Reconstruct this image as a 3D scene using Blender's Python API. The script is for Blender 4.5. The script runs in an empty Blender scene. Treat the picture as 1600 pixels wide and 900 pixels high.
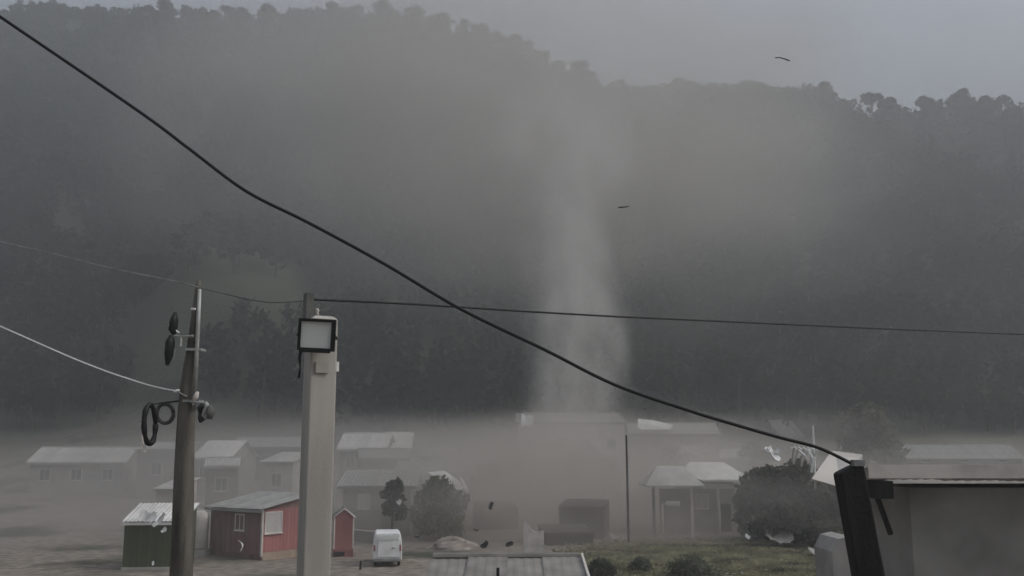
import bpy, math, random
import numpy as np
from mathutils import Vector, Matrix
random.seed(7)
rng = np.random.default_rng(11)
SC = bpy.context.scene
COL = SC.collection
PI = math.pi
R = math.radians

# ---------------------------------------------------------------- camera
PITCH = R(9.5)
F = 1500.0
CAM_Z = 6.0
cam_d = bpy.data.cameras.new('camera')
cam_d.sensor_width = 36
cam_d.lens = 36 * F / 1600
cam_d.clip_start = 0.05
cam_d.clip_end = 6000
cam = bpy.data.objects.new('camera', cam_d)
COL.objects.link(cam)
cam.location = (0, 0, CAM_Z)
cam.rotation_euler = (PI / 2 + PITCH, 0, 0)
SC.camera = cam

# ---------------------------------------------------------------- sky, sun, exposure
SUN_EL, SUN_AZ = R(42), R(98)          # azimuth clockwise from +Y (the view direction): from the right
w = bpy.data.worlds.new('World')
SC.world = w
w.use_nodes = True
nt = w.node_tree
nt.nodes.clear()
wo = nt.nodes.new('ShaderNodeOutputWorld')
bg = nt.nodes.new('ShaderNodeBackground')
sky = nt.nodes.new('ShaderNodeTexSky')
sky.sky_type = 'NISHITA'
sky.sun_disc = False
sky.sun_elevation = SUN_EL
sky.sun_rotation = SUN_AZ
sky.dust_density = 3.0
hs = nt.nodes.new('ShaderNodeHueSaturation')     # the overcast takes most of the blue out, evenly
hs.inputs['Saturation'].default_value = 0.45
bg.inputs['Strength'].default_value = 0.15
nt.links.new(sky.outputs[0], hs.inputs['Color'])
tcw = nt.nodes.new('ShaderNodeTexCoord'); cn = nt.nodes.new('ShaderNodeTexNoise')   # soft cloud structure, the same all round
cn.inputs['Scale'].default_value = 3.5; cn.inputs['Detail'].default_value = 5
cr = nt.nodes.new('ShaderNodeMapRange'); cr.inputs['From Min'].default_value = .3; cr.inputs['From Max'].default_value = .7
cr.inputs['To Min'].default_value = .84; cr.inputs['To Max'].default_value = 1.16
cm = nt.nodes.new('ShaderNodeVectorMath'); cm.operation = 'SCALE'
nt.links.new(tcw.outputs['Generated'], cn.inputs['Vector']); nt.links.new(cn.outputs['Fac'], cr.inputs['Value'])
nt.links.new(hs.outputs[0], cm.inputs[0]); nt.links.new(cr.outputs[0], cm.inputs['Scale'])
nt.links.new(cm.outputs[0], bg.inputs['Color'])
nt.links.new(bg.outputs[0], wo.inputs['Surface'])

sun_d = bpy.data.lights.new('sun', 'SUN')
sun_d.energy = 1.0
sun_d.angle = R(20)
sun_d.color = (1.0, 0.96, 0.9)
sun = bpy.data.objects.new('sun', sun_d)
COL.objects.link(sun)
sv = Vector((math.sin(SUN_AZ) * math.cos(SUN_EL), math.cos(SUN_AZ) * math.cos(SUN_EL), math.sin(SUN_EL)))
sun.rotation_euler = sv.to_track_quat('Z', 'Y').to_euler()
sun.location = (30, -30, 300)

SC.view_settings.view_transform = 'Standard'
SC.view_settings.look = 'None'
SC.view_settings.gamma = 1.0
SC.view_settings.exposure = 1.28
SC.render.engine = 'CYCLES'
SC.cycles.max_bounces = 8
SC.cycles.volume_bounces = 4
SC.cycles.volume_step_rate = 1.0
SC.cycles.volume_max_steps = 128
SC.cycles.use_denoising = True

# ---------------------------------------------------------------- pixel -> place
def at(px, py, Y):
    x, v = (px - 800) / F, (450 - py) / F
    dy = math.cos(PITCH) - math.sin(PITCH) * v
    dz = math.sin(PITCH) + math.cos(PITCH) * v
    k = Y / dy
    return Vector((x * k, Y, CAM_Z + dz * k))

# ---------------------------------------------------------------- terrain
SKYLINE = [(-900, -60), (-400, -30), (0, -6), (217, 6), (640, 8), (700, 26), (760, 44), (820, 62), (860, 92), (905, 97), (935, 120),
           (1000, 122), (1165, 123), (1290, 130), (1294, 158), (1325, 160), (1345, 178), (1383, 160), (1500, 140), (1650, 170), (2000, 200), (2600, 230)]
RX, RZ = [], []
for (px, py) in SKYLINE:
    p = at(px, py, 430)
    RX.append(p.x); RZ.append(p.z - 7)

def ground_z(X, Y):
    X = np.asarray(X, float); Y = np.asarray(Y, float)
    z = np.where(Y > 60, ((np.minimum(Y, 150) - 60) / 60) ** 2 * 4, 0.0)
    zr = np.interp(X, RX, RZ)
    t = np.clip((Y - 150) / 280, 0, 1)
    s = t ** 1.15
    bump = 5 * np.sin(X * .035 + 1.3) * np.sin(Y * .03) + 3 * np.sin(X * .08 + Y * .05)
    z = z + (zr - 9) * s + bump * np.clip(t * 5, 0, 1) * np.clip((1 - t) * 4, 0, 1)
    b = np.clip((Y - 430) / 700, 0, 1)
    z = z * (1 - b * b * (3 - 2 * b) * .8)
    # the left shoulder of the valley: a bare spur in front of the forest
    sp = 19 * np.exp(-(np.abs(X + 53 + 3 * np.sin(Y * .11)) / 15) ** 3.2 - ((Y - 178) / 24) ** 2) * (1 + .08 * np.sin(X * .5) + .06 * np.sin(Y * .37 + X * .2))
    z = z + sp
    z = z + .05 * np.sin(X * .4) * np.sin(Y * .31) * (Y < 150)
    return z
def gz(X, Y): return float(ground_z(X, Y))

# ---------------------------------------------------------------- materials
MATS = {}
def mat(name, col, rough=.8, var=.18, scale=2.0, bump=.15, metal=0.0, spec=.3, col2=None, streak=False, fine=30.0):
    if name in MATS: return MATS[name]
    m = bpy.data.materials.new(name); m.use_nodes = True
    t = m.node_tree; b = t.nodes['Principled BSDF']
    b.inputs['Roughness'].default_value = rough
    b.inputs['Metallic'].default_value = metal
    b.inputs['Specular IOR Level'].default_value = spec
    tc = t.nodes.new('ShaderNodeTexCoord')
    mp = t.nodes.new('ShaderNodeMapping')
    if streak: mp.inputs['Scale'].default_value = (1, 1, .12)
    n1 = t.nodes.new('ShaderNodeTexNoise'); n1.inputs['Scale'].default_value = scale; n1.inputs['Detail'].default_value = 6
    n2 = t.nodes.new('ShaderNodeTexNoise'); n2.inputs['Scale'].default_value = fine; n2.inputs['Detail'].default_value = 4
    oi = t.nodes.new('ShaderNodeObjectInfo')
    ramp = t.nodes.new('ShaderNodeValToRGB')
    c2 = col2 or tuple(c * (1 - 2 * var) for c in col)
    c1 = tuple(min(.95, c * (1 + var)) for c in col)
    ramp.color_ramp.elements[0].position = .32; ramp.color_ramp.elements[0].color = (*c2, 1)
    ramp.color_ramp.elements[1].position = .62; ramp.color_ramp.elements[1].color = (*c1, 1)
    t.links.new(tc.outputs['Object'], mp.inputs['Vector'])
    t.links.new(mp.outputs[0], n1.inputs['Vector']); t.links.new(tc.outputs['Object'], n2.inputs['Vector'])
    t.links.new(n1.outputs['Fac'], ramp.inputs['Fac'])
    h = t.nodes.new('ShaderNodeHueSaturation')
    mr = t.nodes.new('ShaderNodeMapRange'); mr.inputs['To Min'].default_value = .86; mr.inputs['To Max'].default_value = 1.1
    t.links.new(oi.outputs['Random'], mr.inputs['Value']); t.links.new(mr.outputs[0], h.inputs['Value'])
    t.links.new(ramp.outputs[0], h.inputs['Color']); t.links.new(h.outputs[0], b.inputs['Base Color'])
    bp = t.nodes.new('ShaderNodeBump'); bp.inputs['Strength'].default_value = bump; bp.inputs['Distance'].default_value = .02
    t.links.new(n2.outputs['Fac'], bp.inputs['Height']); t.links.new(bp.outputs[0], b.inputs['Normal'])
    MATS[name] = m
    return m

M_ground = mat('packed_earth', (.15, .125, .10), .95, .25, .15, .5, fine=3, col2=(.10, .085, .07))
M_grass = mat('grass_blades', (.25, .245, .15), .9, .3, .5, .1)
M_path = mat('path_concrete', (.30, .29, .27), .9, .15, 1.5, .3)
M_leaf = mat('forest_leaf', (.034, .046, .032), .85, .2, .03, 0, fine=1, spec=.1)
M_leafn = mat('tree_leaf', (.058, .068, .042), .75, .3, .6, 0, spec=.15)
M_leafg = mat('bright_tree_leaf', (.075, .10, .045), .75, .3, .6, 0, spec=.15)
M_leafm = mat('grey_green_leaf', (.115, .122, .092), .75, .3, .6, 0, spec=.15)  # leaf green greyed and lightened, haze put into the colour
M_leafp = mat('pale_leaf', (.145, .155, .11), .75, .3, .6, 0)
def let_light_through(m, f=.5):
    t = m.node_tree; b = t.nodes['Principled BSDF']; o = t.nodes['Material Output']
    tr = t.nodes.new('ShaderNodeBsdfTranslucent'); mx = t.nodes.new('ShaderNodeMixShader'); mx.inputs[0].default_value = f
    t.links.new(b.inputs['Base Color'].links[0].from_socket, tr.inputs['Color'])
    t.links.new(b.outputs[0], mx.inputs[1]); t.links.new(tr.outputs[0], mx.inputs[2]); t.links.new(mx.outputs[0], o.inputs['Surface'])
for m_ in (M_leafg, M_leafm, M_leaf, M_leafn, M_leafp, M_grass): let_light_through(m_)
M_bark = mat('bark', (.10, .08, .06), .95, .25, 6, .6, streak=True)
M_timber = mat('weathered_timber', (.095, .088, .076), .9, .3, 8, .5, streak=True)
M_black = mat('creosote_timber', (.014, .014, .014), .85, .3, 8, .4, streak=True)
M_conc = mat('pole_concrete', (.46, .44, .405), .9, .14, 2.2, .12, streak=True)
M_steel = mat('galvanised_pipe', (.33, .34, .33), .55, .15, 5, .1, metal=.3)
M_blackp = mat('black_plastic', (.012, .013, .013), .55, .2, 6, .05)
M_cable = mat('black_cable', (.008, .008, .009), .5, .1, 6, .0)
M_white = mat('white_enamel', (.72, .73, .73), .5, .08, 2, .05)
M_porc = mat('white_porcelain', (.8, .8, .78), .3, .04, 2, 0)
M_roofg = mat('grey_roof_sheet', (.30, .30, .29), .6, .14, 1.2, .1, metal=.15, streak=True)
M_roofp = mat('pale_roof_sheet', (.62, .61, .59), .65, .1, 1.2, .1)
M_roofq = mat('worn_roof_sheet', (.42, .41, .395), .7, .14, 1.2, .1)
M_roofn = mat('old_roof_sheet', (.215, .205, .19), .75, .16, 1.0, .1, streak=True)
M_roofd = mat('dull_roof_sheet', (.22, .215, .21), .7, .16, 1.2, .1)
M_dimw = mat('dark_brown_boards', (.075, .066, .056), .9, .2, 1.4, .2, streak=True)  # dark brown boards with streaky random tone
M_dimr = mat('dark_brown_roof_sheet', (.095, .085, .075), .85, .25, 1.2, .1)  # dark brown sheet with random tone
M_wallg = mat('grey_render', (.30, .29, .275), .9, .14, 1.0, .2)
M_wallp = mat('pale_render', (.46, .44, .41), .9, .1, 1.0, .2)
M_walld = mat('dim_render', (.17, .16, .15), .9, .16, 1.0, .2)
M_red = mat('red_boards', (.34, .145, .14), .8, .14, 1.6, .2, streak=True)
M_redshade = mat('shaded_red_boards', (.235, .135, .125), .85, .18, 1.6, .2, streak=True)  # shaded copy of the red boards: front wall shade put into the colour
M_green = mat('green_boards', (.065, .075, .04), .85, .2, 1.4, .2, streak=True)
M_tan = mat('tan_plinth', (.34, .27, .21), .9, .12, 1.5, .3)
M_trim = mat('pale_trim', (.62, .58, .54), .7, .1, 2, .1)
M_dark = mat('shade_and_post_black', (.02, .02, .02), .9, .2, 2, .1)  # near black: painted shade of openings, also the colour of one dark post
M_tarp = mat('grey_tarpaulin', (.11, .11, .105), .7, .25, 2.5, .3)
M_rubble = mat('rubble', (.30, .26, .23), .95, .25, 1.4, .6, fine=9)

def glass_mat(name, col, rough):
    m = mat(name, col, rough, .06, 1.5, .02, spec=.6); return m
M_pane = glass_mat('window_glass', (.05, .055, .06), .12)
M_curt = glass_mat('pale_pane', (.48, .47, .46), .35)
M_lens = glass_mat('frosted_lens', (.62, .64, .63), .3)

# ---------------------------------------------------------------- object helpers
class MB:
    def __init__(s): s.v, s.f = [], []
    def add(s, vs, fs):
        k = len(s.v); s.v += [tuple(p) for p in vs]; s.f += [tuple(k + i for i in q) for q in fs]; return s
    def box(s, c, d, rz=0.0, M=None):
        cx, cy, cz = c; a, b, e = d[0] / 2, d[1] / 2, d[2] / 2
        vs = [Vector((x, y, z)) for x in (-a, a) for y in (-b, b) for z in (-e, e)]
        m = Matrix.Translation(c) @ (M if M else Matrix.Rotation(rz, 4, 'Z'))
        return s.add([m @ p for p in vs], [(0, 1, 3, 2), (4, 6, 7, 5), (0, 4, 5, 1), (2, 3, 7, 6), (0, 2, 6, 4), (1, 5, 7, 3)])
    def tube(s, pts, rad, n=8, sq=1.0):
        pts = [Vector(p) for p in pts]
        if not hasattr(rad, '__len__'): rad = [rad] * len(pts)
        rings = []
        up = Vector((0, 0, 1))
        d0 = (pts[1] - pts[0]).normalized()
        a = d0.orthogonal().normalized() if abs(d0.dot(up)) > .95 else d0.cross(up).normalized()
        for i, p in enumerate(pts):
            d = (pts[min(i + 1, len(pts) - 1)] - pts[max(i - 1, 0)]).normalized()
            a = (a - d * a.dot(d)).normalized(); b = d.cross(a)
            rings.append([p + (a * math.cos(2 * PI * j / n) + b * math.sin(2 * PI * j / n) * sq) * rad[i] for j in range(n)])
        vs = [p for r in rings for p in r]
        fs = [(i * n + j, i * n + (j + 1) % n, (i + 1) * n + (j + 1) % n, (i + 1) * n + j) for i in range(len(pts) - 1) for j in range(n)]
        fs += [tuple(range(n))[::-1], tuple((len(pts) - 1) * n + j for j in range(n))]
        return s.add(vs, fs)
    def lathe(s, prof, n=12, c=(0, 0, 0), M=None):
        m = Matrix.Translation(c) @ (M if M else Matrix())
        vs = [m @ Vector((r * math.cos(2 * PI * j / n), r * math.sin(2 * PI * j / n), z)) for r, z in prof for j in range(n)]
        fs = [(i * n + j, i * n + (j + 1) % n, (i + 1) * n + (j + 1) % n, (i + 1) * n + j) for i in range(len(prof) - 1) for j in range(n)]
        fs += [tuple(range(n))[::-1], tuple((len(prof) - 1) * n + j for j in range(n))]
        return s.add(vs, fs)
    def mesh(s, name, m, smooth=False):
        me = bpy.data.meshes.new(name); me.from_pydata(s.v, [], s.f); me.validate(); me.update()
        me.materials.append(m)
        if smooth: me.polygons.foreach_set('use_smooth', [True] * len(me.polygons))
        return me

def link(name, me, parent=None, loc=(0, 0, 0), rz=0.0):
    o = bpy.data.objects.new(name, me); COL.objects.link(o)
    o.location = loc; o.rotation_euler = (0, 0, rz)
    if parent: o.parent = parent
    return o
def part(name, mb, m, parent, smooth=False, bev=0.0):
    o = link(name, mb.mesh(name, m, smooth), parent)
    if bev:
        b = o.modifiers.new('bevel', 'BEVEL'); b.width = bev; b.segments = 2; b.limit_method = 'ANGLE'
    return o
def tag(o, label, cat, group=None):
    o['label'] = label; o['category'] = cat
    if group: o['group'] = group
    return o
def thing(name, label, cat, loc=(0, 0, 0), rz=0.0, group=None):
    return tag(link(name, None, None, loc, rz), label, cat, group)
def solo(name, mb, m, label, cat, loc=(0, 0, 0), rz=0.0, group=None, smooth=False, bev=0.0):
    o = link(name, mb.mesh(name, m, smooth), None, loc, rz)
    if bev:
        b = o.modifiers.new('bevel', 'BEVEL'); b.width = bev; b.segments = 2; b.limit_method = 'ANGLE'
    return tag(o, label, cat, group)
def structure(o, kind='structure'):
    o['kind'] = kind; return o
def copy_tree(o, parent=None):
    c = o.copy(); COL.objects.link(c); c.parent = parent
    for ch in list(o.children): copy_tree(ch, c)
    return c

def spline(pts, n=10):
    out = []
    P_ = [pts[0]] + pts + [pts[-1]]
    for i in range(1, len(P_) - 2):
        a, b, c, d_ = P_[i - 1], P_[i], P_[i + 1], P_[i + 2]
        for k in range(n):
            t_ = k / n
            out.append(.5 * ((2 * b) + (c - a) * t_ + (2 * a - 5 * b + 4 * c - d_) * t_ ** 2 + (3 * b - a - 3 * c + d_) * t_ ** 3))
    out.append(pts[-1]); return out
# ---------------------------------------------------------------- ground
def grid_mesh(name, xs, ys, m):
    X, Y = np.meshgrid(xs, ys); Z = ground_z(X, Y)
    co = np.stack([X, Y, Z], -1).reshape(-1, 3)
    nx, ny = len(xs), len(ys)
    i = np.arange((ny - 1) * (nx - 1)); r, c = i // (nx - 1), i % (nx - 1)
    a = r * nx + c
    q = np.stack([a, a + 1, a + nx + 1, a + nx], -1)
    me = bpy.data.meshes.new(name)
    me.vertices.add(len(co)); me.vertices.foreach_set('co', co.ravel())
    me.loops.add(q.size); me.loops.foreach_set('vertex_index', q.ravel())
    me.polygons.add(len(q)); me.polygons.foreach_set('loop_start', np.arange(0, q.size, 4))
    me.polygons.foreach_set('use_smooth', np.ones(len(q), bool))
    me.update(calc_edges=True); me.materials.append(m)
    return me
def spread(a, b, n0, fine0, fine1, step):
    return np.unique(np.concatenate([np.linspace(a, fine0, n0), np.arange(fine0, fine1, step), np.linspace(fine1, b, n0)]))
# earth in the village, dark leaf litter and grass on the hill, by height of the land and noise
def ground_material():
    m = bpy.data.materials.new('valley_ground'); m.use_nodes = True
    t = m.node_tree; b = t.nodes['Principled BSDF']; b.inputs['Roughness'].default_value = .95
    b.inputs['Specular IOR Level'].default_value = .15
    g = t.nodes.new('ShaderNodeNewGeometry'); sx = t.nodes.new('ShaderNodeSeparateXYZ')
    t.links.new(g.outputs['Position'], sx.inputs[0])
    n = t.nodes.new('ShaderNodeTexNoise'); n.inputs['Scale'].default_value = .12; n.inputs['Detail'].default_value = 8
    t.links.new(g.outputs['Position'], n.inputs['Vector'])
    n2 = t.nodes.new('ShaderNodeTexNoise'); n2.inputs['Scale'].default_value = 1.6; n2.inputs['Detail'].default_value = 8
    t.links.new(g.outputs['Position'], n2.inputs['Vector'])
    earth = t.nodes.new('ShaderNodeValToRGB')
    earth.color_ramp.elements[0].position = .35; earth.color_ramp.elements[0].color = (.15, .132, .112, 1)
    earth.color_ramp.elements[1].position = .68; earth.color_ramp.elements[1].color = (.30, .262, .222, 1)
    t.links.new(n2.outputs['Fac'], earth.inputs['Fac'])
    green = t.nodes.new('ShaderNodeValToRGB')
    green.color_ramp.elements[0].position = .35; green.color_ramp.elements[0].color = (.034, .040, .027, 1)
    green.color_ramp.elements[1].position = .68; green.color_ramp.elements[1].color = (.062, .070, .046, 1)
    t.links.new(n2.outputs['Fac'], green.inputs['Fac'])
    # grass cover: away from the houses (far), and where noise says so
    far = t.nodes.new('ShaderNodeMapRange'); far.inputs['From Min'].default_value = 118; far.inputs['From Max'].default_value = 150
    t.links.new(sx.outputs['Y'], far.inputs['Value'])
    th = t.nodes.new('ShaderNodeMapRange'); th.inputs['From Min'].default_value = .52; th.inputs['From Max'].default_value = .66
    t.links.new(n.outputs['Fac'], th.inputs['Value'])
    mx = t.nodes.new('ShaderNodeMath'); mx.operation = 'MAXIMUM'
    t.links.new(far.outputs[0], mx.inputs[0]); t.links.new(th.outputs[0], mx.inputs[1])
    mix = t.nodes.new('ShaderNodeMix'); mix.data_type = 'RGBA'
    t.links.new(mx.outputs[0], mix.inputs['Factor']); t.links.new(earth.outputs[0], mix.inputs['A']); t.links.new(green.outputs[0], mix.inputs['B'])
    t.links.new(mix.outputs['Result'], b.inputs['Base Color'])
    bp = t.nodes.new('ShaderNodeBump'); bp.inputs['Strength'].default_value = .6; bp.inputs['Distance'].default_value = .1
    t.links.new(n2.outputs['Fac'], bp.inputs['Height']); t.links.new(bp.outputs[0], b.inputs['Normal'])
    return m
xs = spread(-1400, 1400, 12, -330, 330, 5.0)
ys = spread(-1000, 1600, 14, -20, 560, 5.0)
ground = structure(link('ground', grid_mesh('ground', xs, ys, ground_material())))

# ---------------------------------------------------------------- foliage
def leaf_mesh(name, P, size, m, jit=.5, flat=.0):
    """P (n,3): one tilted leaf spray (quad) per point"""
    n = len(P)
    a = rng.normal(size=(n, 3)); a /= np.linalg.norm(a, axis=1)[:, None]
    b = np.cross(a, rng.normal(size=(n, 3))); b /= np.linalg.norm(b, axis=1)[:, None]
    s = size * (1 + jit * rng.uniform(-1, 1, (n, 1)))
    s2 = s * rng.uniform(.45, .9, (n, 1))
    V = np.stack([P - a * s - b * s2 * .3, P + b * s2 - a * s * .1, P + a * s + b * s2 * .2, P - b * s2 + a * s * .15], 1).reshape(-1, 3)
    me = bpy.data.meshes.new(name)
    me.vertices.add(len(V)); me.vertices.foreach_set('co', V.ravel())
    me.loops.add(4 * n); me.loops.foreach_set('vertex_index', np.arange(4 * n))
    me.polygons.add(n); me.polygons.foreach_set('loop_start', np.arange(0, 4 * n, 4))
    me.update(calc_edges=True); me.materials.append(m)
    return me
def lobes(n, lob, rmin=.55):
    """points in the outer shells of several lobes [(centre, radii)]"""
    wts = np.array([r[0] * r[1] + r[0] * r[2] for c, r in lob]); wts = wts / wts.sum()
    k = rng.choice(len(lob), n, p=wts)
    d = rng.normal(size=(n, 3)); d /= np.linalg.norm(d, axis=1)[:, None]
    rr = rng.uniform(rmin, 1.05, (n, 1))
    C = np.array([c for c, r in lob])[k]; Rr = np.array([r for c, r in lob])[k]
    return C + d * rr * Rr

def make_tree(name, label, cat, h, cr, n, leaf, m, loc, group=None, nl=7, squash=.75, trunk=.0, bush=False, low=None):
    t = thing(name, label, cat, loc, 0, group)
    zc = h - cr * squash if not bush else h * .5
    lob, mb = [], MB()
    tr = trunk or max(.07, h * .022)
    lean = Vector((random.uniform(-.05, .05) * h, random.uniform(-.05, .05) * h, 0))
    top = Vector((0, 0, zc)) + lean
    mb.tube([(0, 0, -.3), Vector((0, 0, zc * .5)) + lean * .3, top], [tr * 1.3, tr, tr * .5], 7)
    for i in range(nl):
        a = 2 * PI * i / nl + random.uniform(-.4, .4)
        e = random.uniform(.35, .75) * cr
        c = top + Vector((math.cos(a) * e, math.sin(a) * e, random.uniform(-.45, .55) * cr * squash))
        rad = random.uniform(.36, .58) * cr
        if low is not None: c.z = h * (low + (.86 - low) * ((i * .618) % 1)) ; c.x *= 1.0
        lob.append((tuple(c), (rad, rad, rad * random.uniform(.7, .95))))
        mb.tube([Vector((0, 0, zc * random.uniform(.45, .8))) + lean * .5, (c + top) / 2 - Vector((0, 0, .1 * cr)), c], [tr * .5, tr * .33, tr * .12], 5)
    lob.append((tuple(top + Vector((0, 0, cr * .2))), (cr * .6, cr * .6, cr * squash * .75)))
    part('trunk', mb, M_bark, t, True)
    P = lobes(n, lob)
    P[:, 2] = np.where(P[:, 2] < .08, rng.uniform(.05, h * .3, len(P)), P[:, 2])
    link('crown', leaf_mesh('crown', P, leaf, m), t)
    return t

# the wooded hillside: nobody could count its trees
N = 6200
FX = rng.uniform(-300, 300, N); FY = 141 + 294 * rng.uniform(0, 1, N) ** .95
keep = np.abs(FX) < FY * .62 + 20
inspur = (np.exp(-(np.abs(FX + 53) / 15) ** 3.2 - ((FY - 175) / 24) ** 2) > .3) & (rng.uniform(0, 1, N) > .35)
keep &= ~inspur
FX, FY = FX[keep], FY[keep]
FZ = ground_z(FX, FY)
K = 100
top_ = np.where(FY > 395, .55, 1.0)                # wind-cut and shorter along the ridge
hh = rng.uniform(6, 13, len(FX)) * top_; rr_ = rng.uniform(2.2, 4.6, len(FX)) * (.4 + .6 * top_)
d = rng.normal(size=(len(FX), K, 3)); d /= np.linalg.norm(d, axis=2)[..., None]
d[..., 2] = d[..., 2] * .95
rad3 = np.stack([rr_, rr_, hh * .46], -1)[:, None, :]
P = np.stack([FX, FY, FZ + hh * .58], -1)[:, None, :] + d * rad3 * rng.uniform(.55, 1.06, (len(FX), K, 1))
forest = structure(link('forest', leaf_mesh('forest', P.reshape(-1, 3), .72, M_leaf)), 'stuff')
mb = MB()
for x, y, z, h in zip(FX, FY, FZ, hh):
    if y < 215: mb.tube([(x, y, z - .5), (x + .2, y, z + h * .7)], [.28, .14], 4)
forest_trunks = structure(link('forest_trunks', mb.mesh('forest_trunks', M_bark)), 'stuff')

# trees one can tell apart along the ridge
protos = [make_tree('ridge_tree', 'dark tree on the ridge against the pale sky', 'tree', h_, c_, 420, .75, M_leaf, (0, 0, 0), 'trees along the ridge', trunk=.3)
          for h_, c_ in ((12, 4.2), (10, 4.6), (14, 3.6), (9, 3.4))]
ridge_px = [(235, 8), (262, 4), (352, 10), (380, 14), (420, 6), (520, 8), (560, 10), (600, 4), (652, 10), (690, 24), (725, 32), (752, 40), (775, 50), (800, 56), (826, 64), (846, 82),
            (872, 95), (904, 96), (925, 112), (1172, 103), (1286, 128), (1318, 156), (1362, 146), (1383, 156), (1440, 150), (1500, 140), (1570, 150)]
for i, (px, py) in enumerate(ridge_px):
    o = protos[i % 4] if i < 4 else copy_tree(protos[i % 4])
    p = at(px, py, 428)
    z = gz(p.x, 428)
    o.location = (p.x, 428, z - 2.4)
    s = max(.55, min(1.5, (p.z - z + 2.4) / (12, 10, 14, 9)[i % 4]))
    o.scale = (s, s, s); o.rotation_euler.z = i * 1.7
    o['label'] = 'dark hazy tree on the ridge line against the pale sky'
    if (px, py) == (1172, 103):
        o['label'] = 'narrow tree standing taller than the flat stretch of ridge around it'; o.scale = (.5, .5, 1.0)
    if px == 1362: o['label'] = 'round pale crown on the ridge just past the sudden drop'

# ---------------------------------------------------------------- houses
def sheet_mesh(name, wid, S, m, pitch=.2, amp=.022, th=.006):
    """corrugated sheet: eave along x, up-slope vector S=(0,dy,dz)"""
    S = Vector(S); nrm = Vector((0, -S.z, S.y)).normalized()
    k = max(6, int(wid / pitch * 4)); mb = MB(); vs = []
    for i in range(k + 1):
        x = wid * i / k; o = nrm * (amp * math.sin(2 * PI * x / pitch))
        for e in (Vector((x, 0, 0)) + o, Vector((x, 0, 0)) + S + o): vs += [e, e - nrm * th]
    fs = []
    for i in range(k):
        a, b = i * 4, (i + 1) * 4
        fs += [(a, b, b + 2, a + 2), (a + 1, a + 3, b + 3, b + 1), (a, a + 1, b + 1, b), (a + 2, b + 2, b + 3, a + 3)]
    fs += [(0, 2, 3, 1), (k * 4, k * 4 + 1, k * 4 + 3, k * 4 + 2)]
    mb.add(vs, fs)
    return mb.mesh(name, m)
def roof_slope(parent, o0, length, S, m, wid=1.0, rot=0.0, pitch=.2, jitter=.02, amp=.022):
    n = max(1, round(length / wid)); wid = length / n
    me = sheet_mesh('roof_sheet', wid + .06, S, m, pitch, amp)
    for i in range(n):
        c, s_ = math.cos(rot), math.sin(rot)
        x = i * wid - .03
        o = link('roof_sheet', me, parent, (o0[0] + c * x, o0[1] + s_ * x, o0[2] + .008 * (i % 2) + random.uniform(0, jitter)), rot)
        o.rotation_euler.x = random.uniform(-.004, .004)
def window(parent, c, wd, ht, face, pane=None, frame=None, mull=True):
    """face: 'f' front (-y), 'r' right (+x), 'l' left"""
    M = {'f': Matrix(), 'r': Matrix.Rotation(PI / 2, 4, 'Z'), 'l': Matrix.Rotation(-PI / 2, 4, 'Z')}[face]
    w_ = link('window', None, parent)
    T = Matrix.Translation(c) @ M
    f = MB(); b = .06
    for (x, z, dx, dz) in ((-wd / 2, 0, b, ht + b), (wd / 2, 0, b, ht + b), (0, ht / 2, wd - b, b), (0, -ht / 2, wd - b, b), (0, 0, .04, ht - b))[:5 if mull else 4]:
        f.box((x, -.02, z), (dx, .07, dz))
    f.v = [tuple(T @ Vector(v)) for v in f.v]
    part('frame', f, frame or M_trim, w_)
    p = MB().box((0, -.004, 0), (wd - .02, .02, ht - .02)); p.v = [tuple(T @ Vector(v)) for v in p.v]
    part('pane', p, pane or M_pane, w_)
    s = MB().box((0, -.05, -ht / 2 - .05), (wd + .16, .12, .04)); s.v = [tuple(T @ Vector(v)) for v in s.v]
    part('sill', s, frame or M_trim, w_)
    return w_
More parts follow.
